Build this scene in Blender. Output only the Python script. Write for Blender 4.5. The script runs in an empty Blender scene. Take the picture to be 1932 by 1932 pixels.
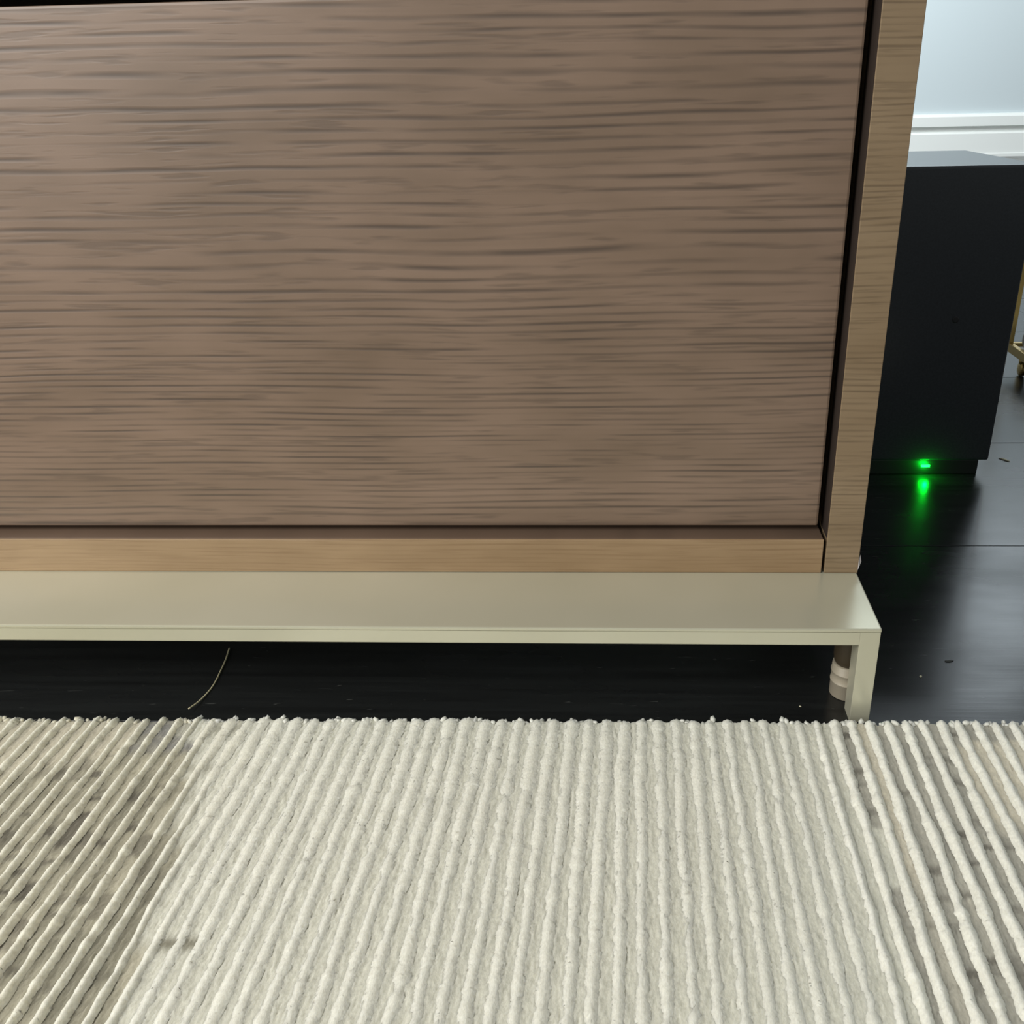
import bpy, bmesh, math
import numpy as np
from mathutils import Matrix, Vector

rng = np.random.default_rng(11)
scene = bpy.context.scene
COL = scene.collection
K = 0.7            # every drawn measure below is multiplied by this to give metres

# ------------------------------------------------------------------ camera
cam_data = bpy.data.cameras.new('camera')
cam = bpy.data.objects.new('camera', cam_data)
COL.objects.link(cam)
cam_data.sensor_fit = 'HORIZONTAL'
cam_data.sensor_width = 36.0
cam_data.lens = 1663.51 / 1932 * 36.0
cam_data.shift_x = (966 - 1128) / 1932
cam_data.clip_start = 0.01
R = Matrix(((0.998942423, 0.000700193, 0.045973306),
            (0.041176527, 0.431269934, -0.901282829),
            (-0.020457977, 0.902222674, 0.430785001)))
cam.matrix_world = Matrix.Translation((0, 0, 0.5 * K)) @ R.to_4x4()
scene.camera = cam

# ------------------------------------------------------------------ light
world = bpy.data.worlds.new('world')
scene.world = world
world.use_nodes = True
bg = world.node_tree.nodes['Background']
bg.inputs[0].default_value = (0.92, 0.98, 1.0, 1)
bg.inputs[1].default_value = 0.33


def area(name, loc, target, size, power, color):
    d = bpy.data.lights.new(name, 'AREA')
    d.shape = 'RECTANGLE'
    d.size, d.size_y = size
    d.energy = power
    d.color = color
    o = bpy.data.objects.new(name, d)
    COL.objects.link(o)
    o.location = loc
    o.rotation_euler = (Vector(target) - Vector(loc)).to_track_quat('-Z', 'Y').to_euler()
    return o


# area light added at front left, kept close to grade the drawer front
area('added_light', (-1.20, -0.45, 1.00), (-0.30, 0.48, 0.14), (1.0, 1.2), 30, (1.0, 0.98, 0.94))
# unseen area light added in the room to brighten the far wall
area('added_light', (0.2, 3.2, 2.0), (1.6, 5.0, 0.7), (1.2, 1.4), 88, (0.92, 0.98, 1.0))

scene.view_settings.view_transform = 'Standard'
scene.view_settings.look = 'None'
scene.view_settings.exposure = 0.0
scene.view_settings.gamma = 1.0
scene.view_settings.use_curve_mapping = False


# ------------------------------------------------------------------ helpers
def srgb(r, g, b):
    def f(c):
        c /= 255.0
        return c / 12.92 if c <= 0.04045 else ((c + 0.055) / 1.055) ** 2.4
    return (f(r), f(g), f(b), 1.0)


def empty(name, label, cat, loc, group=None, rotz=0.0):
    o = bpy.data.objects.new(name, None)
    COL.objects.link(o)
    o.empty_display_size = 0.02
    o.location = Vector(loc) * K
    o.rotation_euler = (0, 0, rotz)
    o['label'] = label
    o['category'] = cat
    if group:
        o['group'] = group
    return o


def link_mesh(name, me, mat, parent=None, smooth=False):
    o = bpy.data.objects.new(name, me)
    COL.objects.link(o)
    if mat is not None:
        me.materials.append(mat)
    if smooth:
        me.polygons.foreach_set('use_smooth', [True] * len(me.polygons))
    if parent is not None:
        o.parent = parent
        # vertices are drawn in scene position: bring them back to the parent's base
        if parent.parent is None and parent.type == 'EMPTY':
            me.transform(Matrix.Translation(-parent.location))
        elif parent.parent is not None and parent.parent.type == 'EMPTY':
            me.transform(Matrix.Translation(-parent.parent.location))
    return o


def box_bm(bm, x0, x1, y0, y1, z0, z1, bevel=0.0, seg=2):
    r = bmesh.ops.create_cube(bm, size=1.0)
    vs = r['verts']
    for v in vs:
        v.co = Vector((((x0 + x1) / 2 + v.co.x * (x1 - x0)) * K,
                       ((y0 + y1) / 2 + v.co.y * (y1 - y0)) * K,
                       ((z0 + z1) / 2 + v.co.z * (z1 - z0)) * K))
    if bevel:
        es = list({e for v in vs for e in v.link_edges})
        bmesh.ops.bevel(bm, geom=es, offset=bevel * K, segments=seg, affect='EDGES', profile=0.6)


def lathe_bm(bm, cx, cy, prof, n=32, cap=True):
    """prof: list of (radius, z) from bottom to top"""
    rings = []
    for (r, z) in prof:
        rings.append([bm.verts.new(((cx + r * math.cos(2 * math.pi * i / n)) * K,
                                    (cy + r * math.sin(2 * math.pi * i / n)) * K, z * K)) for i in range(n)])
    for a, b in zip(rings, rings[1:]):
        for i in range(n):
            bm.faces.new((a[i], a[(i + 1) % n], b[(i + 1) % n], b[i]))
    if cap:
        bm.faces.new(list(reversed(rings[0])))
        bm.faces.new(rings[-1])


def prism_x_bm(bm, prof, x0, x1):
    """extrude a (y, z) outline along x"""
    a = [bm.verts.new((x0 * K, y * K, z * K)) for y, z in prof]
    b = [bm.verts.new((x1 * K, y * K, z * K)) for y, z in prof]
    n = len(prof)
    for i in range(n):
        bm.faces.new((a[i], b[i], b[(i + 1) % n], a[(i + 1) % n]))
    bm.faces.new(list(reversed(a)))
    bm.faces.new(b)
    bmesh.ops.recalc_face_normals(bm, faces=bm.faces)


def tube_bm(bm, pts, rad, n=8):
    pts = [Vector(p) * K for p in pts]
    rings = []
    for i, p in enumerate(pts):
        t = (pts[min(i + 1, len(pts) - 1)] - pts[max(i - 1, 0)]).normalized()
        u = t.cross(Vector((0, 0, 1)))
        if u.length < 1e-3:
            u = t.cross(Vector((1, 0, 0)))
        u.normalize()
        w = t.cross(u)
        r = (rad[i] if isinstance(rad, (list, tuple)) else rad) * K
        rings.append([bm.verts.new(p + u * (r * math.cos(2 * math.pi * k / n)) + w * (r * math.sin(2 * math.pi * k / n)))
                      for k in range(n)])
    for a, b in zip(rings, rings[1:]):
        for k in range(n):
            bm.faces.new((a[k], a[(k + 1) % n], b[(k + 1) % n], b[k]))
    bm.faces.new(list(reversed(rings[0])))
    bm.faces.new(rings[-1])
    bmesh.ops.recalc_face_normals(bm, faces=bm.faces)


def done(bm, name, mat, parent=None, smooth=False):
    me = bpy.data.meshes.new(name)
    bm.to_mesh(me)
    bm.free()
    return link_mesh(name, me, mat, parent, smooth)


def box(name, mat, parent, *dims, bevel=0.0, seg=2):
    bm = bmesh.new()
    box_bm(bm, *dims, bevel=bevel, seg=seg)
    return done(bm, name, mat, parent)


class Nodes:
    """small shorthand for building a node material"""

    def __init__(self, name):
        self.m = bpy.data.materials.new(name)
        self.m.use_nodes = True
        self.t = self.m.node_tree
        self.p = self.t.nodes['Principled BSDF']

    def n(self, kind, **kw):
        nd = self.t.nodes.new(kind)
        for k, v in kw.items():
            if k.startswith('i_'):
                nd.inputs[k[2:].replace('_', ' ')].default_value = v
            else:
                setattr(nd, k, v)
        return nd

    def l(self, a, b):
        self.t.links.new(a, b)

    def coord(self, scale, src='Object'):
        c = self.n('ShaderNodeTexCoord')
        m = self.n('ShaderNodeMapping')
        m.inputs['Scale'].default_value = scale
        self.l(c.outputs[src], m.inputs['Vector'])
        return m.outputs[0]

    def noise(self, vec, scale=1.0, detail=2.0, rough=0.5, dist=0.0):
        nd = self.n('ShaderNodeTexNoise')
        nd.inputs['Scale'].default_value = scale
        nd.inputs['Detail'].default_value = detail
        nd.inputs['Roughness'].default_value = rough
        nd.inputs['Distortion'].default_value = dist
        if vec is not None:
            self.l(vec, nd.inputs['Vector'])
        return nd.outputs['Fac']

    def ramp(self, fac, stops):
        nd = self.n('ShaderNodeValToRGB')
        el = nd.color_ramp.elements
        while len(el) > 1:
            el.remove(el[0])
        el[0].position, el[0].color = stops[0]
        for p, c in stops[1:]:
            e = el.new(p)
            e.color = c
        self.l(fac, nd.inputs[0])
        return nd.outputs[0]

    def mix(self, fac, a, b, mode='MIX'):
        nd = self.n('ShaderNodeMix', data_type='RGBA', blend_type=mode)
        for s, v in ((0, fac), (6, a), (7, b)):
            if hasattr(v, 'links') or hasattr(v, 'is_output'):
                self.l(v, nd.inputs[s])
            else:
                nd.inputs[s].default_value = v
        return nd.outputs[2]

    def math(self, op, a, b=0.0, c=None):
        nd = self.n('ShaderNodeMath', operation=op)
        for i, v in enumerate((a, b, c)):
            if v is None:
                continue
            if hasattr(v, 'is_output'):
                self.l(v, nd.inputs[i])
            else:
                nd.inputs[i].default_value = v
        return nd.outputs[0]

    def bump(self, h, strength=0.3, dist=0.001):
        nd = self.n('ShaderNodeBump')
        nd.inputs['Strength'].default_value = strength
        nd.inputs['Distance'].default_value = dist
        self.l(h, nd.inputs['Height'])
        self.l(nd.outputs[0], self.p.inputs['Normal'])

    def set(self, color=None, rough=None, metal=None, spec=None, ior=None):
        for nm, v in (('Base Color', color), ('Roughness', rough), ('Metallic', metal),
                      ('Specular IOR Level', spec), ('IOR', ior)):
            if v is None:
                continue
            if hasattr(v, 'is_output'):
                self.l(v, self.p.inputs[nm])
            else:
                self.p.inputs[nm].default_value = v
        return self.m


def g(v):
    return (v, v, v, 1.0)


# ------------------------------------------------------------------ materials
def oak(name, light, mid, dark, pitch, line_len, strength, phase=0.0, tilt=1.0, extra=0.0):
    """straight grained oak: broken dark grain lines along x, stacked in z"""
    M = Nodes(name)
    c = M.n('ShaderNodeTexCoord')
    sep = M.n('ShaderNodeSeparateXYZ')
    M.l(c.outputs['Object'], sep.inputs[0])
    x, y, z = sep.outputs
    # slow waves that bend the grain
    cw = M.n('ShaderNodeCombineXYZ')
    M.l(M.math('MULTIPLY_ADD', x, 3.2, phase), cw.inputs[0])
    M.l(M.math('MULTIPLY', z, 7.0), cw.inputs[2])
    w1 = M.noise(cw.outputs[0], 1.0, 1.0)
    zb = M.math('ADD', z, M.math('MULTIPLY', M.math('SUBTRACT', w1, 0.5), 0.012 * tilt))
    # spacing of the lines changes slowly with height
    wz = M.noise(None, 1.0, 1.0)
    wn = M.t.nodes[-1]
    cz = M.n('ShaderNodeCombineXYZ')
    M.l(M.math('MULTIPLY', zb, 14.0), cz.inputs[2])
    M.l(cz.outputs[0], wn.inputs['Vector'])
    zz = M.math('ADD', zb, M.math('MULTIPLY', wz, 0.030 * tilt))
    # irregular line pattern: noise very stretched along x
    def lines(sx, sz, off):
        cb = M.n('ShaderNodeCombineXYZ')
        M.l(M.math('MULTIPLY_ADD', x, sx, off), cb.inputs[0])
        M.l(M.math('MULTIPLY', zz, sz), cb.inputs[2])
        M.l(M.math('MULTIPLY', y, 3.0), cb.inputs[1])
        return M.noise(cb.outputs[0], 1.0, 1.5, 0.5)
    jit = lines(0.45 / line_len, 0.30 / pitch, 3.1 + phase)
    mask = lines(0.9 / line_len, 1.1 / pitch, 9.7 + phase)
    tick = lines(1.6 / line_len, 1.9 / pitch, 21.3 + phase)
    f = lines(9.0, 900.0, 1.7)
    dens = M.n('ShaderNodeMapRange', interpolation_type='SMOOTHSTEP')
    M.l(zb, dens.inputs[0])
    dens.inputs[1].default_value = 0.100
    dens.inputs[2].default_value = 0.235
    dens.inputs[4].default_value = extra
    cyc = M.math('ADD', M.math('MULTIPLY', zz, 1.0 / pitch), dens.outputs[0])
    cyc = M.math('ADD', cyc, M.math('MULTIPLY', jit, 0.9))
    wv = M.math('MULTIPLY_ADD', M.math('SINE', M.math('MULTIPLY', cyc, 6.28319)), 0.5, 0.5)
    la = M.ramp(wv, [(0.45, g(0)), (0.85, g(0.65)), (1.0, g(1))])
    la = M.math('MULTIPLY', la, M.ramp(mask, [(0.38, g(0.05)), (0.52, g(0.55)), (0.66, g(1))]))
    lb = M.ramp(tick, [(0.58, g(0)), (0.70, g(0.8))])
    ln = M.math('MAXIMUM', la, M.math('MULTIPLY', lb, 0.55))
    ln = M.math('MULTIPLY', ln, strength)
    # mottled ground
    cm = M.n('ShaderNodeCombineXYZ')
    M.l(M.math('MULTIPLY', x, 7.0), cm.inputs[0])
    M.l(M.math('MULTIPLY', z, 22.0), cm.inputs[2])
    mot = M.noise(cm.outputs[0], 1.0, 3.0, 0.6)
    ground = M.ramp(mot, [(0.30, mid), (0.70, light)])
    ground = M.mix(M.math('MULTIPLY', f, 0.30), ground, mid)
    col = M.mix(ln, ground, dark)
    M.set(color=col, rough=0.44, spec=0.6)
    M.bump(M.math('MULTIPLY', ln, -1.0), 0.25, 0.0006)
    return M.m


oak_drawer = oak('oak_drawer', srgb(141, 118, 100), srgb(116, 96, 78), srgb(66, 55, 47), 0.0064, 0.060, 0.72, extra=11.0)
oak_panel = oak('oak_panel', srgb(152, 131, 103), srgb(128, 107, 80), srgb(86, 69, 50), 0.0034, 0.035, 0.55, 5.0)
oak_dark = oak('oak_brown_board', srgb(116, 96, 80), srgb(96, 78, 64), srgb(60, 48, 40), 0.0050, 0.06, 0.5, 17.0)
oak_rail = oak('oak_rail', srgb(170, 143, 110), srgb(143, 117, 86), srgb(122, 94, 64), 0.0026, 0.05, 0.45, 11.0)


def metal_mat():
    M = Nodes('champagne_metal')
    v = M.coord((60, 300, 300))
    n1 = M.noise(v, 1.0, 3.0)
    v2 = M.coord((9, 9, 9))
    n2 = M.noise(v2, 1.0, 2.0)
    col = M.ramp(n2, [(0.3, srgb(198, 195, 171)), (0.7, srgb(207, 204, 182))])
    r = M.ramp(n1, [(0.3, g(0.28)), (0.7, g(0.30))])
    M.set(color=col, rough=r, metal=0.36, spec=0.6)
    return M.m


champagne = metal_mat()


def plain(name, col, rough=0.5, metal=0.0, spec=0.5, noise=0.0, scale=200.0):
    M = Nodes(name)
    if noise:
        n1 = M.noise(M.coord((scale,) * 3), 1.0, 3.0)
        dark = tuple(c * (1 - noise) for c in col[:3]) + (1,)
        lite = tuple(min(1, c * (1 + noise)) for c in col[:3]) + (1,)
        M.set(color=M.ramp(n1, [(0.3, dark), (0.7, lite)]), rough=rough, metal=metal, spec=spec)
        M.bump(n1, 0.08, 0.0005)
    else:
        M.set(color=col, rough=rough, metal=metal, spec=spec)
        n1 = M.noise(M.coord((scale,) * 3), 1.0, 2.0)
        M.bump(n1, 0.02, 0.0002)
    return M.m


def floor_mat():
    M = Nodes('black_stained_oak')
    grain = M.noise(M.coord((5, 130, 5)), 1.0, 4.0, 0.65)
    blot = M.noise(M.coord((6, 14, 6)), 1.0, 3.0, 0.6)
    info = M.n('ShaderNodeObjectInfo')
    col = M.ramp(grain, [(0.3, srgb(20, 21, 22)), (0.75, srgb(40, 42, 42))])
    col = M.mix(M.math('MULTIPLY', info.outputs['Random'], 0.35), col, srgb(16, 17, 18))
    # thin pale scuffs
    scr = M.noise(M.coord((55, 420, 30)), 1.0, 1.0, 0.5, 1.4)
    sm = M.ramp(scr, [(0.74, g(0)), (0.80, g(0.5))])
    col = M.mix(sm, col, srgb(95, 96, 92))
    r = M.ramp(blot, [(0.3, g(0.20)), (0.75, g(0.32))])
    M.set(color=col, rough=r, spec=0.5)
    M.bump(grain, 0.10, 0.0006)
    return M.m


black_oak = floor_mat()
wall_paint = plain('wall_paint', srgb(206, 217, 221), 0.6, spec=0.3, scale=90)
trim_paint = plain('trim_paint', srgb(243, 246, 243), 0.35, spec=0.5, scale=60)
black_box = plain('black_vinyl', srgb(40, 44, 48), 0.24, spec=0.5, noise=0.12, scale=500)
black_base = plain('black_plastic', srgb(12, 12, 13), 0.45)
brass = plain('brushed_brass', srgb(186, 160, 98), 0.35, metal=0.8, noise=0.06)
grey_ceramic = plain('grey_ceramic', srgb(150, 152, 152), 0.3)
white_ceramic = plain('white_ceramic', srgb(226, 224, 216), 0.25)
foot_plastic = plain('pale_plastic', srgb(176, 166, 146), 0.45)
foot_shade = plain('foot_shade', srgb(70, 60, 44), 0.5)  # upper foot: shade put into the colour
gap_shade = plain('gap_shade_paint', srgb(44, 34, 28), 0.6)  # dark colour for the shaded recess beside the drawer
rubber = plain('dark_rubber', srgb(32, 30, 28), 0.6)
thread_mat = plain('pale_thread', srgb(206, 196, 158), 0.5)
lint_mat = plain('pale_lint', srgb(212, 206, 176), 0.7)
dark_lint = plain('grey_lint', srgb(58, 60, 58), 0.7)
foam_chip = plain('pale_film', srgb(196, 190, 190), 0.3)


def led_mat():
    M = Nodes('green_light')
    M.set(color=(0.0, 0.3, 0.05, 1))
    M.p.inputs['Emission Color'].default_value = (0.001, 1.0, 0.010, 1)
    M.p.inputs['Emission Strength'].default_value = 40.0
    return M.m


led = led_mat()


def window_glow_mat():
    M = Nodes('added_window_glow')  # glow of the added window, out of frame
    M.set(color=(0.8, 0.85, 0.9, 1), rough=0.1)
    M.p.inputs['Emission Color'].default_value = (0.82, 0.93, 1.0, 1)
    M.p.inputs['Emission Strength'].default_value = 4.0
    return M.m


window_glow = window_glow_mat()


def yarn(name, attr, rough):
    M = Nodes(name)
    a = M.n('ShaderNodeVertexColor', layer_name='yarn')
    fine = M.noise(M.coord((900, 500, 900)), 1.0, 2.0)
    col = M.mix(M.ramp(fine, [(0.35, g(0.12)), (0.6, g(0))]), a.outputs[0], srgb(130, 124, 108))
    M.set(color=col, rough=rough, spec=0.25)
    M.p.inputs['Subsurface Weight'].default_value = 0.55
    M.p.inputs['Subsurface Radius'].default_value = (1.0, 0.95, 0.85)
    M.p.inputs['Subsurface Scale'].default_value = 0.004
    M.p.inputs['Sheen Weight'].default_value = 0.25
    M.p.inputs['Sheen Roughness'].default_value = 0.4
    M.bump(fine, 0.35, 0.0008)
    return M.m


yarn_low = yarn('low_yarn', True, 0.75)
yarn_high = yarn('ridge_yarn', True, 0.6)

# ------------------------------------------------------------------ floor, wall, baseboard
def structure(o):
    o['kind'] = 'structure'
    return o


bm = bmesh.new()
box_bm(bm, -3.6, 5.6, -3.0, 7.3, -0.06, -0.016)
floor = structure(done(bm, 'floor', black_oak))

pitch = 0.3390                 # wide boards
seam0 = 0.9515
rows = [(n, seam0 + n * pitch) for n in range(-3, 6)]
for n, y0 in rows:
    shift = float(rng.uniform(-0.5, 0.5))
    cuts = [-1.9, -0.75 + shift * 0.3, 1.35 + shift, 3.3]
    if n == -1:
        cuts = [-1.9, -1.15, 0.98, 3.3]
    for x0, x1 in zip(cuts, cuts[1:]):
        box('plank', black_oak, floor, x0 + 0.0003, x1 - 0.0003, y0 + 0.0008, y0 + pitch - 0.0008, -0.016, 0.0, bevel=0.0002, seg=1)
bm = bmesh.new()
y0 = seam0 + 6 * pitch
while y0 < 7.2:
    box_bm(bm, -3.5, 5.5, y0 + 0.0005, min(y0 + pitch - 0.0005, 7.2), -0.016, 0.0)
    y0 += pitch
far = done(bm, 'far_planks', black_oak, floor)
far['kind'] = 'stuff'

wall = structure(box('wall_back', wall_paint, None, -3.6, 5.6, 7.2, 7.4, -0.06, 5.6))
bb = bmesh.new()
prism_x_bm(bb, [(7.2, 0.0), (7.160, 0.0), (7.160, 0.020), (7.168, 0.024), (7.168, 0.160), (7.176, 0.168), (7.196, 0.176), (7.196, 0.206),
                (7.160, 0.212), (7.160, 0.276), (7.172, 0.292), (7.2, 0.296)], -3.6, 5.6)
structure(done(bb, 'baseboard_back', trim_paint))

# unseen window added high on the far wall; its glow brightens floor and ledge
win = structure(empty('added_window', '', '', (2.9, 7.2, 2.4)))
for kk in ('label', 'category'):
    del win[kk]
WX0, WX1, WZ0, WZ1 = 1.1, 3.9, 3.1, 5.3
for (x0, x1, z0, z1) in ((WX0 - 0.12, WX0, WZ0 - 0.1, WZ1 + 0.12), (WX1, WX1 + 0.12, WZ0 - 0.1, WZ1 + 0.12)):
    box('added_window_frame', trim_paint, win, x0, x1, 7.14, 7.19, z0, z1)
for z in (WZ0 - 0.1, WZ1, (WZ0 + WZ1) / 2 - 0.03):
    box('added_window_frame', trim_paint, win, WX0, WX1, 7.14, 7.19, z, z + 0.1)
box('added_window_frame', trim_paint, win, (WX0 + WX1) / 2 - 0.03, (WX0 + WX1) / 2 + 0.03, 7.15, 7.19, WZ0, WZ1)
box('glow_pane', window_glow, win, WX0, WX1, 7.192, 7.198, WZ0, WZ1)

# ------------------------------------------------------------------ sideboard
side = empty('sideboard', 'brown oak sideboard on a champagne metal base with short square legs', 'sideboard', (-0.40, 0.92, 0))
PT = 0.0960            # underside of the oak carcass = top of the metal ledge
FX = 0.7149            # front plane of the oak frame
DX = 0.7314            # front plane of the recessed drawer fronts
XR = 0.2002
XL = -1.12
BY = 1.13              # back of the carcass


def wood(name, mat, *d, bevel=0.0012):
    return box(name, mat, side, *d, bevel=bevel)


wood('side_panel', oak_panel, 0.1703, XR + 0.0005, FX, BY, PT, 0.92, bevel=0.0005)
shade_strip = box('gap_shade_strip', gap_shade, side, 0.1699, 0.1703, FX + 0.0014, FX + 0.030, 0.1310, 0.90)  # recess shade put in as a dark strip on the panel's inner side
shade_strip['label'] = 'dark strip standing for the shade in the gap beside the drawer'
wood('side_panel', oak_panel, XL, XL + 0.030, FX, BY, PT, 0.92)
wood('bottom_rail', oak_dark, XL + 0.031, 0.1672, FX + 0.0022, FX + 0.045, PT, 0.1303, bevel=0.0008)
rail = wood('edge_band', oak_rail, XL + 0.031, 0.1676, FX, FX + 0.0021, PT, 0.1303, bevel=0.0009)
rail['label'] = 'lighter tan oak edge band'
wood('bottom_board', oak_panel, XL + 0.031, 0.1702, FX + 0.046, BY - 0.02, PT, 0.118)
wood('back_board', oak_panel, XL + 0.031, 0.1702, BY - 0.018, BY - 0.004, PT + 0.024, 0.918)
wood('top_board', oak_panel, XL - 0.004, XR + 0.004, FX - 0.004, BY, 0.921, 0.950)
dr = wood('drawer_front', oak_drawer, XL + 0.036, 0.1643, DX, DX + 0.024, 0.1362, 0.5655, bevel=0.0022)
wood('drawer_front', oak_drawer, XL + 0.036, 0.1643, DX, DX + 0.024, 0.5790, 0.915, bevel=0.0022)
wood('drawer_box', oak_panel, XL + 0.05, 0.1560, DX + 0.025, BY - 0.04, 0.150, 0.50)

# metal base
LF = 0.6215
box('top_plate', champagne, side, XL - 0.004, 0.2002, LF, BY, 0.0922, 0.0957, bevel=0.0011)
bm = bmesh.new()
prism_x_bm(bm, [(LF + 0.0003, 0.0920), (LF + 0.0003, 0.0802), (LF + 0.0040, 0.0772), (LF + 0.022, 0.0772), (LF + 0.022, 0.0920)],
           XL - 0.0036, 0.1830)
done(bm, 'front_bar', champagne, side)
box('end_bar', champagne, side, 0.1830, 0.1998, LF + 0.0215, BY - 0.001, 0.0775, 0.0920, bevel=0.0005)
for (x0, x1) in ((0.1830, 0.1998), (XL - 0.0036, XL + 0.0130)):
    for (y0, y1) in ((LF + 0.0003, LF + 0.0200), (BY - 0.02, BY - 0.001)):
        box('leg', champagne, side, x0, x1, y0, y1, 0.0, 0.0920, bevel=0.0005)


def foot(cx, cy):
    bm = bmesh.new()
    r = 0.0140
    prof = [(r - 0.001, 0.0), (r, 0.001), (r, 0.0150), (r + 0.0005, 0.0154), (r + 0.0005, 0.0160), (r, 0.0164),
            (r, 0.0250), (r + 0.0005, 0.0254), (r + 0.0005, 0.0260), (r, 0.0264), (r - 0.0003, 0.0330), (r - 0.0015, 0.0340)]
    lathe_bm(bm, cx, cy, prof, 40)
    f = done(bm, 'levelling_foot', foot_plastic, side, smooth=True)
    f['label'] = 'round ribbed foot behind the square leg'
    bm = bmesh.new()
    lathe_bm(bm, cx, cy, [(r - 0.0024, 0.0341), (r - 0.0012, 0.037), (r - 0.0004, 0.042), (r - 0.0004, 0.066), (r - 0.002, 0.0770)], 40)
    h = done(bm, 'foot_shaded_top', foot_shade, side, smooth=True)  # same round foot, its shaded upper part given a darker colour
    h['label'] = 'upper part of the round foot, coloured dark for the shade under the ledge'


foot(0.1880, 0.6640)
foot(XL + 0.0085, 0.6640)

# small frayed strip of film at the lower right corner of the side panel
bm = bmesh.new()
prism = [(0.0, 0.0), (0.0016, 0.006), (0.0003, 0.013), (-0.0012, 0.0075)]
for k, (dx, dz, dy) in enumerate(((0.0, 0.0975, 0.7150), (0.0016, 0.1010, 0.7165))):
    a = [bm.verts.new(((XR + dx + u) * K, dy * K, (dz + w) * K)) for u, w in prism]
    b = [bm.verts.new(((XR + dx + u) * K, (dy + 0.0006) * K, (dz + w) * K)) for u, w in prism]
    bm.faces.new(a)
    bm.faces.new(list(reversed(b)))
    for i in range(4):
        bm.faces.new((a[i], b[i], b[(i + 1) % 4], a[(i + 1) % 4]))
bmesh.ops.recalc_face_normals(bm, faces=bm.faces)
sp = done(bm, 'splinter', foam_chip, side)
sp['label'] = 'pale frayed splinter on the lower corner'

# ------------------------------------------------------------------ subwoofer
sub = empty('subwoofer', 'black box subwoofer with a green light standing on the dark floor right of the sideboard', 'speaker',
            (0.34, 1.30, 0))
SY = 1.1653
box('body', black_box, sub, 0.190, 0.4890, SY, 1.440, 0.0225, 0.4092, bevel=0.0035, seg=3)
box('plinth', black_base, sub, 0.205, 0.4775, SY + 0.004, 1.425, 0.0, 0.0224, bevel=0.0015)
bm = bmesh.new()
box_bm(bm, 0.3985, 0.4105, SY + 0.0015, SY + 0.010, 0.0118, 0.0150, bevel=0.0008)
pl = done(bm, 'power_light', led, sub)
pl['label'] = 'small glowing green light'
ld = bpy.data.lights.new('power_glow', 'POINT')
ld.energy = 0.045
ld.color = (0.0, 1.0, 0.03)
ld.shadow_soft_size = 0.002
lo = bpy.data.objects.new('power_glow', ld)
COL.objects.link(lo)
lo.location = Vector((0.4045, SY - 0.0045, 0.0125)) * K
bm = bmesh.new()
lathe_bm(bm, 0, 0, [(0.0042, -0.0004), (0.0042, 0.0004), (0.0034, 0.0007)], 20)
bm.transform(Matrix.Translation(Vector((0.4139, SY - 0.0002, 0.2211)) * K) @ Matrix.Rotation(math.pi / 2, 4, 'X'))
done(bm, 'badge', black_base, sub)

# ------------------------------------------------------------------ bar cart at the right edge
cart = empty('bar_cart', 'gold framed bar cart on casters behind the black subwoofer at the right edge', 'cart', (0.80, 1.52, 0))
cx0, cx1, cy0, cy1 = 0.7068, 1.02, 1.30, 1.685
for (x, y) in ((cx0, cy1), (cx0, cy0), (cx1, cy1), (cx1, cy0)):
    box('post', brass, cart, x - 0.005, x + 0.005, y - 0.005, y + 0.005, 0.036, 1.16, bevel=0.001)
for z0 in (0.036, 1.10):
    box('rail', brass, cart, cx0 - 0.004, cx0 + 0.005, cy0 + 0.006, cy1 - 0.006, z0, z0 + 0.016, bevel=0.001)
    box('rail', brass, cart, cx1 - 0.005, cx1 + 0.004, cy0 + 0.006, cy1 - 0.006, z0, z0 + 0.016, bevel=0.001)
    box('rail', brass, cart, cx0 + 0.006, cx1 - 0.006, cy0 - 0.004, cy0 + 0.005, z0, z0 + 0.016, bevel=0.001)
    box('rail', brass, cart, cx0 + 0.006, cx1 - 0.006, cy1 - 0.005, cy1 + 0.004, z0, z0 + 0.016, bevel=0.001)
    box('shelf', white_ceramic, cart, cx0 + 0.006, cx1 - 0.006, cy0 + 0.006, cy1 - 0.006, z0 + 0.004, z0 + 0.010)
for (x, y) in ((cx0 + 0.012, cy1 - 0.045), (cx0 + 0.012, cy0 + 0.045), (cx1 - 0.012, cy1 - 0.045), (cx1 - 0.012, cy0 + 0.045)):
    bm = bmesh.new()
    lathe_bm(bm, x, y, [(0.004, 0.020), (0.007, 0.024), (0.008, 0.030), (0.004, 0.036)], 16)
    fork = done(bm, 'caster', brass, cart, smooth=True)
    bm = bmesh.new()
    lathe_bm(bm, 0, 0, [(0.006, -0.005), (0.0125, -0.004), (0.013, 0.0), (0.0125, 0.004), (0.006, 0.005)], 20)
    bm.transform(Matrix.Translation(Vector((x, y, 0.0130)) * K) @ Matrix.Rotation(math.pi / 2, 4, 'Y'))
    done(bm, 'wheel', brass, fork, smooth=True)

bm = bmesh.new()
lathe_bm(bm, 0.742, 1.650, [(0.016, 0.0462), (0.022, 0.050), (0.026, 0.060), (0.026, 0.072), (0.021, 0.083), (0.018, 0.0834), (0.022, 0.072), (0.020, 0.052)], 28)
jar = done(bm, 'jar', grey_ceramic, None, smooth=True)
jar['label'] = 'rounded grey jar on the lower shelf of the gold cart'
jar['category'] = 'jar'
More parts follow.
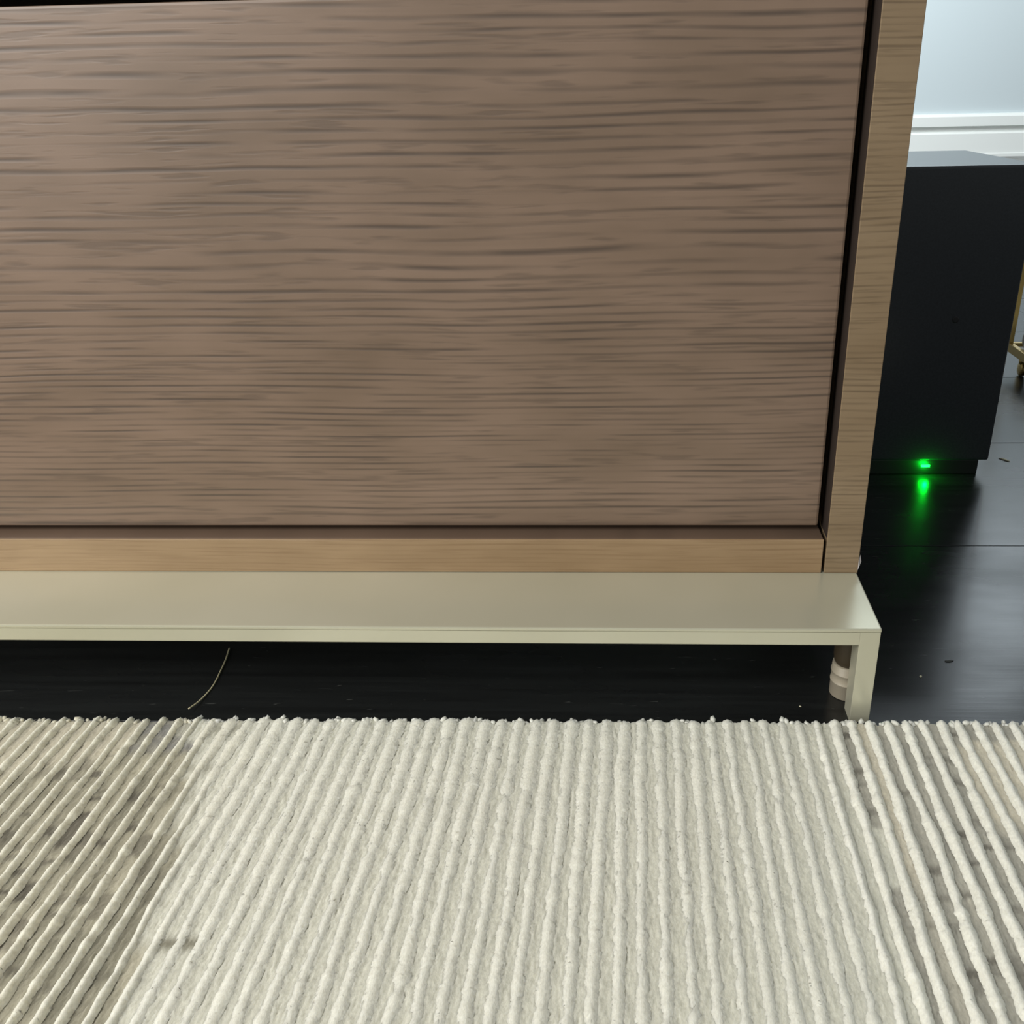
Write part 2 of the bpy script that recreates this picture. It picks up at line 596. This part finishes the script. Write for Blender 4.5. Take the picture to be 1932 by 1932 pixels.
# ------------------------------------------------------------------ area rug
rug = empty('area_rug', 'cream and taupe rug of raised ribbed pile in front of the sideboard', 'rug', (-0.1, 0.35, 0))
P = 0.0149                       # spacing of the ridges
X0 = 0.0022                      # one ridge line
k_lo, k_hi = -52, 33
Y_NEAR, Y_FAR = 0.12, 0.606
GZ = 0.0100                      # height of the low pile


def smooth_noise(n, wavelength, amp):
    """1-d noise of n samples with the given wavelength in samples"""
    m = int(n / wavelength) + 4
    pts = rng.standard_normal(m)
    xs = np.arange(n) / wavelength + 1
    i = xs.astype(int)
    f = xs - i
    f = f * f * (3 - 2 * f)
    return amp * (pts[i] * (1 - f) + pts[np.minimum(i + 1, m - 1)] * f)


def far_edge(x):
    return Y_FAR + 0.010 * (x + 0.1) + 0.0008 * np.sin(x * 210.0) + 0.0006 * np.sin(x * 77.0 + 1.0)


def lin(r, g_, b):
    return np.array(srgb(r, g_, b)[:3])


WHITE = lin(221, 219, 202)
CREAM = lin(220, 212, 190)
BEIGE = lin(192, 186, 164)
TAUPE = lin(146, 142, 124)
DARK = lin(88, 83, 74)
GREY = lin(160, 158, 152)

# boundary between the taupe field on the left and the white field, seen from above
bx = np.array([0.10, 0.30, 0.324, 0.352, 0.380, 0.428, 0.4615, 0.504, 0.560, 0.588, 0.62])
bv = np.array([-0.310, -0.312, -0.315, -0.316, -0.322, -0.331, -0.338, -0.350, -0.372, -0.384, -0.388])

NY = 300
ys = np.linspace(Y_NEAR, Y_FAR, NY)
sy = (ys[1] - ys[0])


def valley_colour(k):
    """colour along the low pile between ridge k and ridge k+1"""
    xc = X0 + (k + 0.5) * P
    a = np.clip(0.5 + smooth_noise(NY, 0.05 / sy, 0.30) + smooth_noise(NY, 0.012 / sy, 0.15), 0, 1)
    d = smooth_noise(NY, 0.011 / sy, 0.9) + 0.5 * smooth_noise(NY, 0.0045 / sy, 1.0)
    white = WHITE[None, :] * (1 + smooth_noise(NY, 0.03 / sy, 0.02))[:, None]
    mott = BEIGE[None, :] * (1 - a)[:, None] + TAUPE[None, :] * a[:, None]
    fleck = np.clip((d - 0.65) * 0.9, 0, 1)[:, None]
    out = white.copy()
    if xc < -0.25:
        edge = np.interp(ys, bx, bv) + smooth_noise(NY, 0.05 / sy, 0.006)
        t = np.clip((edge - xc) / 0.004, 0, 1)[:, None]
        depth = np.clip((edge - xc) / 0.05, 0, 1)[:, None]
        nth = (np.interp(0.46, bx, bv) - xc) / P              # valleys counted from the boundary
        amt = float(np.clip(1.15 - abs(nth - 5.0) / 6.0, 0.15, 1.0)) * float(rng.uniform(0.7, 1.2))
        dk = np.clip((d - 0.25) * 1.1, 0, 1)[:, None] * min(amt, 1.0)
        near = np.clip((0.40 - ys) / 0.08, 0, 1)[:, None] * 0.5
        dk = dk * (1 - near)
        tone = float(rng.uniform(-0.25, 0.25))
        aa = np.clip(a + tone, 0, 1)
        mott = BEIGE[None, :] * (1 - aa)[:, None] + TAUPE[None, :] * aa[:, None]
        m2 = mott * (1 - dk * 0.80) + DARK[None, :] * dk * 0.80
        # paler beige corner far to the left, grey knot by the hair strand
        pale = np.clip((ys - 0.545 - (xc + 0.46) * 0.35) / 0.02, 0, 1)[:, None] * (1.0 if xc < -0.425 else 0.0)
        m2 = m2 * (1 - pale * 0.8) + CREAM[None, :] * 0.92 * pale * 0.8
        if -0.428 < xc < -0.372:
            gk = np.clip((ys - 0.560) / 0.012, 0, 1)[:, None]
            gk = gk * np.clip(0.85 + 0.3 * d[:, None], 0.5, 1)
            m2 = m2 * (1 - gk) + (GREY * 0.8)[None, :] * gk
        m2 = m2 * (1 - 0.04 * depth)
        out = out * (1 - t) + m2 * t
        if -0.372 < xc < -0.335:
            s = (np.exp(-((ys - 0.596) / 0.010) ** 2) * 0.7 + np.exp(-((ys - 0.5457) / 0.006) ** 2) * 0.5
                 + np.exp(-((ys - 0.5126) / 0.006) ** 2) * 0.4)[:, None]
            out = out * (1 - s) + TAUPE[None, :] * s
        if -0.312 < xc < -0.285:
            s = np.exp(-((ys - 0.382) / 0.005) ** 2)[:, None]
            out = out * (1 - s) + (TAUPE * 0.9)[None, :] * s
    elif xc > 0.150:
        grey = (mott * 0.35 + 0.65 * lin(186, 183, 172)[None, :]) * (1 - fleck * 0.7) + DARK[None, :] * fleck * 0.7
        kk = round((xc - 0.1745) / P)             # valley index counted from the first taupe one
        if kk == 0:
            s = np.clip((ys - 0.487) / 0.004, 0, 1) + np.clip((0.437 - ys) / 0.004, 0, 1)
        elif kk == 1:
            s = 0.75 * np.clip((0.455 - ys) / 0.03, 0, 1)
            out = CREAM[None, :] * np.ones((NY, 1))
        elif kk in (2, 3, 4, 5):
            s = np.ones(NY)
        elif kk == 6:
            s = np.clip((ys - 0.575) / 0.006, 0, 1) + np.clip((0.50 - ys) / 0.02, 0, 1)
            out = CREAM[None, :] * np.ones((NY, 1))
        elif kk in (7, 8, 9):
            s = np.clip((ys - 0.582) / 0.006, 0, 1) + np.clip((0.500 - ys) / 0.02, 0, 1)
            out = CREAM[None, :] * np.ones((NY, 1))
        elif kk > 9:
            s = 0.6 * np.ones(NY)
        else:
            s = np.zeros(NY)
        s = np.clip(s, 0, 1)[:, None]
        out = out * (1 - s) + grey * s
    return out


def raise_of(k):
    """the low pile stands higher where the whole field is white"""
    xc = X0 + (k + 0.5) * P
    base = np.full(NY, 0.0006)
    if xc < -0.25:
        edge = np.interp(ys, bx, bv)
        base = 0.0006 + 0.0012 * np.clip((xc - edge) / 0.01 + 0.3, 0, 1)
    elif xc < 0.15:
        base = np.full(NY, 0.0018)
    return base


def mesh_grid(name, X, Y, Z, colour, mat, parent):
    ny, nx = X.shape
    co = np.stack([X, Y, Z], -1).reshape(-1, 3) * K
    idx = np.arange(ny * nx).reshape(ny, nx)
    q = np.stack([idx[:-1, :-1], idx[:-1, 1:], idx[1:, 1:], idx[1:, :-1]], -1).reshape(-1, 4)
    me = bpy.data.meshes.new(name)
    me.vertices.add(len(co))
    me.vertices.foreach_set('co', co.astype(np.float32).ravel())
    me.loops.add(q.size)
    me.loops.foreach_set('vertex_index', q.astype(np.int32).ravel())
    me.polygons.add(len(q))
    me.polygons.foreach_set('loop_start', np.arange(0, q.size, 4, dtype=np.int32))
    me.update(calc_edges=True)
    c4 = np.ones((len(co), 4), np.float32)
    c4[:, :3] = colour.reshape(-1, 3)
    at = me.color_attributes.new('yarn', 'FLOAT_COLOR', 'POINT')
    at.data.foreach_set('color', c4.ravel())
    return link_mesh(name, me, mat, parent, smooth=True)


# low pile: one strip per valley, joined into one carpet of pile
SUB = 11
nk = k_hi - k_lo
XS, ZS, CS = [], [], []
for k in range(k_lo, k_hi):
    u = (np.arange(SUB) + 0.0) / SUB
    col = valley_colour(k)
    rz = raise_of(k)
    for uu in u:
        wob = smooth_noise(NY, 0.006 / sy, 0.0003) + rng.standard_normal(NY) * 0.00018
        cup = -0.0008 * math.sin(math.pi * uu)
        XS.append(np.full(NY, X0 + (k + uu) * P))
        ZS.append(GZ + rz + cup + wob)
        sh = np.roll(col, int(rng.integers(-1, 2)), axis=0)
        CS.append((0.5 * col + 0.5 * sh) * (1 + rng.standard_normal((NY, 1)) * 0.03))
X = np.array(XS).T
Z = np.array(ZS).T
C = np.transpose(np.array(CS), (1, 0, 2))
Y = np.repeat(ys[:, None], X.shape[1], 1)
Y = Y_NEAR + (Y - Y_NEAR) * ((far_edge(X) - 0.002 - Y_NEAR) / (Y_FAR - Y_NEAR))
# turn the far and near edge down to the floor
X = np.vstack([X[:1], X, X[-1:], X[-1:]])
Yn = np.vstack([Y[:1], Y, Y[-1:] + 0.0018, Y[-1:] + 0.0022])
Zn = np.vstack([np.zeros_like(Z[:1]) + 0.0004, Z, Z[-1:] - 0.003, np.zeros_like(Z[:1]) + 0.0004])
C = np.vstack([C[:1], C, C[-1:], C[-1:]])
lp = mesh_grid('low_pile', X, Yn, Zn, C, yarn_low, rug)
lp['kind'] = 'stuff'
box('backing', lint_mat, rug, X0 + k_lo * P, X0 + (k_hi - 1) * P, Y_NEAR + 0.003, Y_FAR - 0.008, 0.0, 0.004)

# raised ridges, each of its own

NR = 420
NC = 9
yr = np.linspace(0, 1, NR)
uu = np.linspace(-1.0, 1.0, NC)
prof = np.cos(0.5 * math.pi * uu) ** 1.15
for k in range(k_lo, k_hi):
    xk = X0 + k * P
    step = (Y_FAR - Y_NEAR) / NR
    yend = float(far_edge(np.array(xk))) + rng.uniform(-0.001, 0.0018)
    yy = Y_NEAR + (yend - Y_NEAR) * yr
    r0 = np.full(NR, 0.0040 if xk > 0.15 else 0.0034)
    if xk < 0.15:
        edge_r = np.interp(yy, bx, bv)
        inside = np.clip((xk - edge_r) / 0.022, 0, 1)        # 0 in the taupe field, 1 in the white field
        r0 = 0.0034 + inside * 0.0
        r0 = r0 + inside * 0.0011 * np.clip((yy - 0.40) / 0.14, 0, 1) * float(np.clip((0.10 - xk) / 0.12, 0, 1))
    xx = xk + smooth_noise(NR, 0.060 / step, 0.00055) + smooth_noise(NR, 0.010 / step, 0.00028)
    rr = r0 * (1 + smooth_noise(NR, 0.030 / step, 0.08) + smooth_noise(NR, 0.007 / step, 0.085))
    end = np.clip((1 - yr) / 0.010, 0, 1)
    rr = rr * (0.55 + 0.45 * np.sqrt(end)) * (1 + 0.05 * np.exp(-((1 - yr) / 0.012 - 1) ** 2))
    fz = 1 + rng.standard_normal((NR, NC)) * 0.05
    if xk < 0.15:
        field = inside
        low = 0.0002 + 0.0009 * field                        # where the ridge meets the low pile
        proud = 0.0033 - 0.0019 * field
        wide = 1.10 + 0.12 * field
    else:
        low, proud, wide = np.full(NR, 0.0002), np.full(NR, 0.0034), np.full(NR, 1.08)
    Xr = xx[:, None] + (wide * rr)[:, None] * uu[None, :] * fz
    Zr = GZ + low[:, None] + (proud * rr / r0)[:, None] * prof[None, :] * fz
    Yr = np.repeat(yy[:, None], NC, 1) + rng.standard_normal((NR, NC)) * 0.0004
    # closing cap
    Xr = np.vstack([Xr, np.full((1, NC), xx[-1])])
    Yr = np.vstack([Yr, np.full((1, NC), yend + 0.0008)])
    Zr = np.vstack([Zr, np.full((1, NC), GZ - 0.001)])
    t = np.clip((-0.30 - xk) / 0.08, 0, 1)
    base = lin(238, 236, 221) * (1 - t) + lin(235, 231, 212) * t
    if xk > 0.15:
        base = lin(239, 237, 223)
    cc = base[None, None, :] * (1 + smooth_noise(NR + 1, 0.03 / step, 0.02)[:, None, None]
                                + rng.standard_normal((NR + 1, NC, 1)) * 0.03)
    mesh_grid('pile_ridge', Xr, Yr, Zr, np.clip(cc, 0, 1), yarn_high, rug)

# knotted tuft ends along the far edge
bm = bmesh.new()
for i in range(300):
    x = float(rng.uniform(X0 + k_lo * P, X0 + (k_hi - 1) * P))
    y = float(far_edge(np.array(x))) + float(rng.normal(-0.0012, 0.0010))
    z = float(rng.uniform(0.0082, 0.0112))
    r = float(rng.uniform(0.0014, 0.0027))
    mtx = (Matrix.Translation(Vector((x, y, z)) * K) @ Matrix.Rotation(float(rng.uniform(0, 3.1)), 4, 'Z')
           @ Matrix.Rotation(float(rng.uniform(-0.7, 0.7)), 4, 'X') @ Matrix.Diagonal((r * K, 1.7 * r * K, 0.9 * r * K, 1)))
    bmesh.ops.create_icosphere(bm, subdivisions=1, radius=1.0, matrix=mtx)
et = done(bm, 'edge_tufts', yarn_high, rug, smooth=True)
at = et.data.color_attributes.new('yarn', 'FLOAT_COLOR', 'POINT')
c4 = np.ones((len(et.data.vertices), 4), np.float32)
vx = np.array([v.co.x for v in et.data.vertices]) + rug.location.x
c4[:, :3] = np.where((vx < -0.39 * K)[:, None], lin(206, 200, 178)[None, :], lin(236, 234, 219)[None, :])
at.data.foreach_set('color', c4.ravel())
et['kind'] = 'stuff'

# ------------------------------------------------------------------ small things on the floor
bm = bmesh.new()
q = [(-0.4118, 0.7259, 0.0012), (-0.4072, 0.706, 0.0009), (-0.4040, 0.6857, 0.0008), (-0.4018, 0.670, 0.0008),
     (-0.4015, 0.6565, 0.0009), (-0.4030, 0.640, 0.0020), (-0.4056, 0.6253, 0.0045)]
pts = []
for i in range(len(q) - 1):
    p0, p1, p2, p3 = (Vector(q[max(i - 1, 0)]), Vector(q[i]), Vector(q[i + 1]), Vector(q[min(i + 2, len(q) - 1)]))
    for s in range(5):
        t = s / 5
        pts.append(0.5 * ((2 * p1) + (p2 - p0) * t + (2 * p0 - 5 * p1 + 4 * p2 - p3) * t * t + (3 * p1 - p0 - 3 * p2 + p3) * t ** 3))
pts.append(Vector(q[-1]))
tube_bm(bm, pts, 0.00075, 6)
th = done(bm, 'thread', thread_mat, None, smooth=True)
th['label'] = 'thin pale curved thread lying on the black floor under the metal ledge'
th['category'] = 'thread'


def speck(mat, label, x, y, l, w, rot, name='lint_speck'):
    bm = bmesh.new()
    bmesh.ops.create_icosphere(bm, subdivisions=2, radius=1.0)
    for v in bm.verts:
        s = 1 + 0.22 * math.sin(5 * v.co.x + 3 * v.co.y + l * 900)
        v.co = Vector((v.co.x * l * s, v.co.y * w * s, max(v.co.z, -0.6) * w * 0.7))
    lo = min(v.co.z for v in bm.verts)
    for v in bm.verts:
        v.co.z -= lo
    bm.transform(Matrix.Translation(Vector((x, y, 0)) * K) @ Matrix.Rotation(rot, 4, 'Z') @ Matrix.Scale(K, 4))
    o = done(bm, name, mat, None, smooth=True)
    o['label'] = label
    o['category'] = 'lint'


speck(lint_mat, 'pale yellow crumb on the dark floor right of the metal leg', 0.2633, 0.6885, 0.0016, 0.0011, 1.0, 'crumb')
speck(dark_lint, 'dark grey smear of lint on the floor right of the metal leg', 0.2969, 0.7135, 0.0042, 0.0011, 0.1)
speck(lint_mat, 'tiny pale fleck on the dark floor under the metal ledge near the foot', 0.1444, 0.6427, 0.0011, 0.0006, -0.5)
speck(lint_mat, 'pale sliver of lint on the floor beside the subwoofer corner', 0.5356, 1.2216, 0.0085, 0.0018, -0.9)
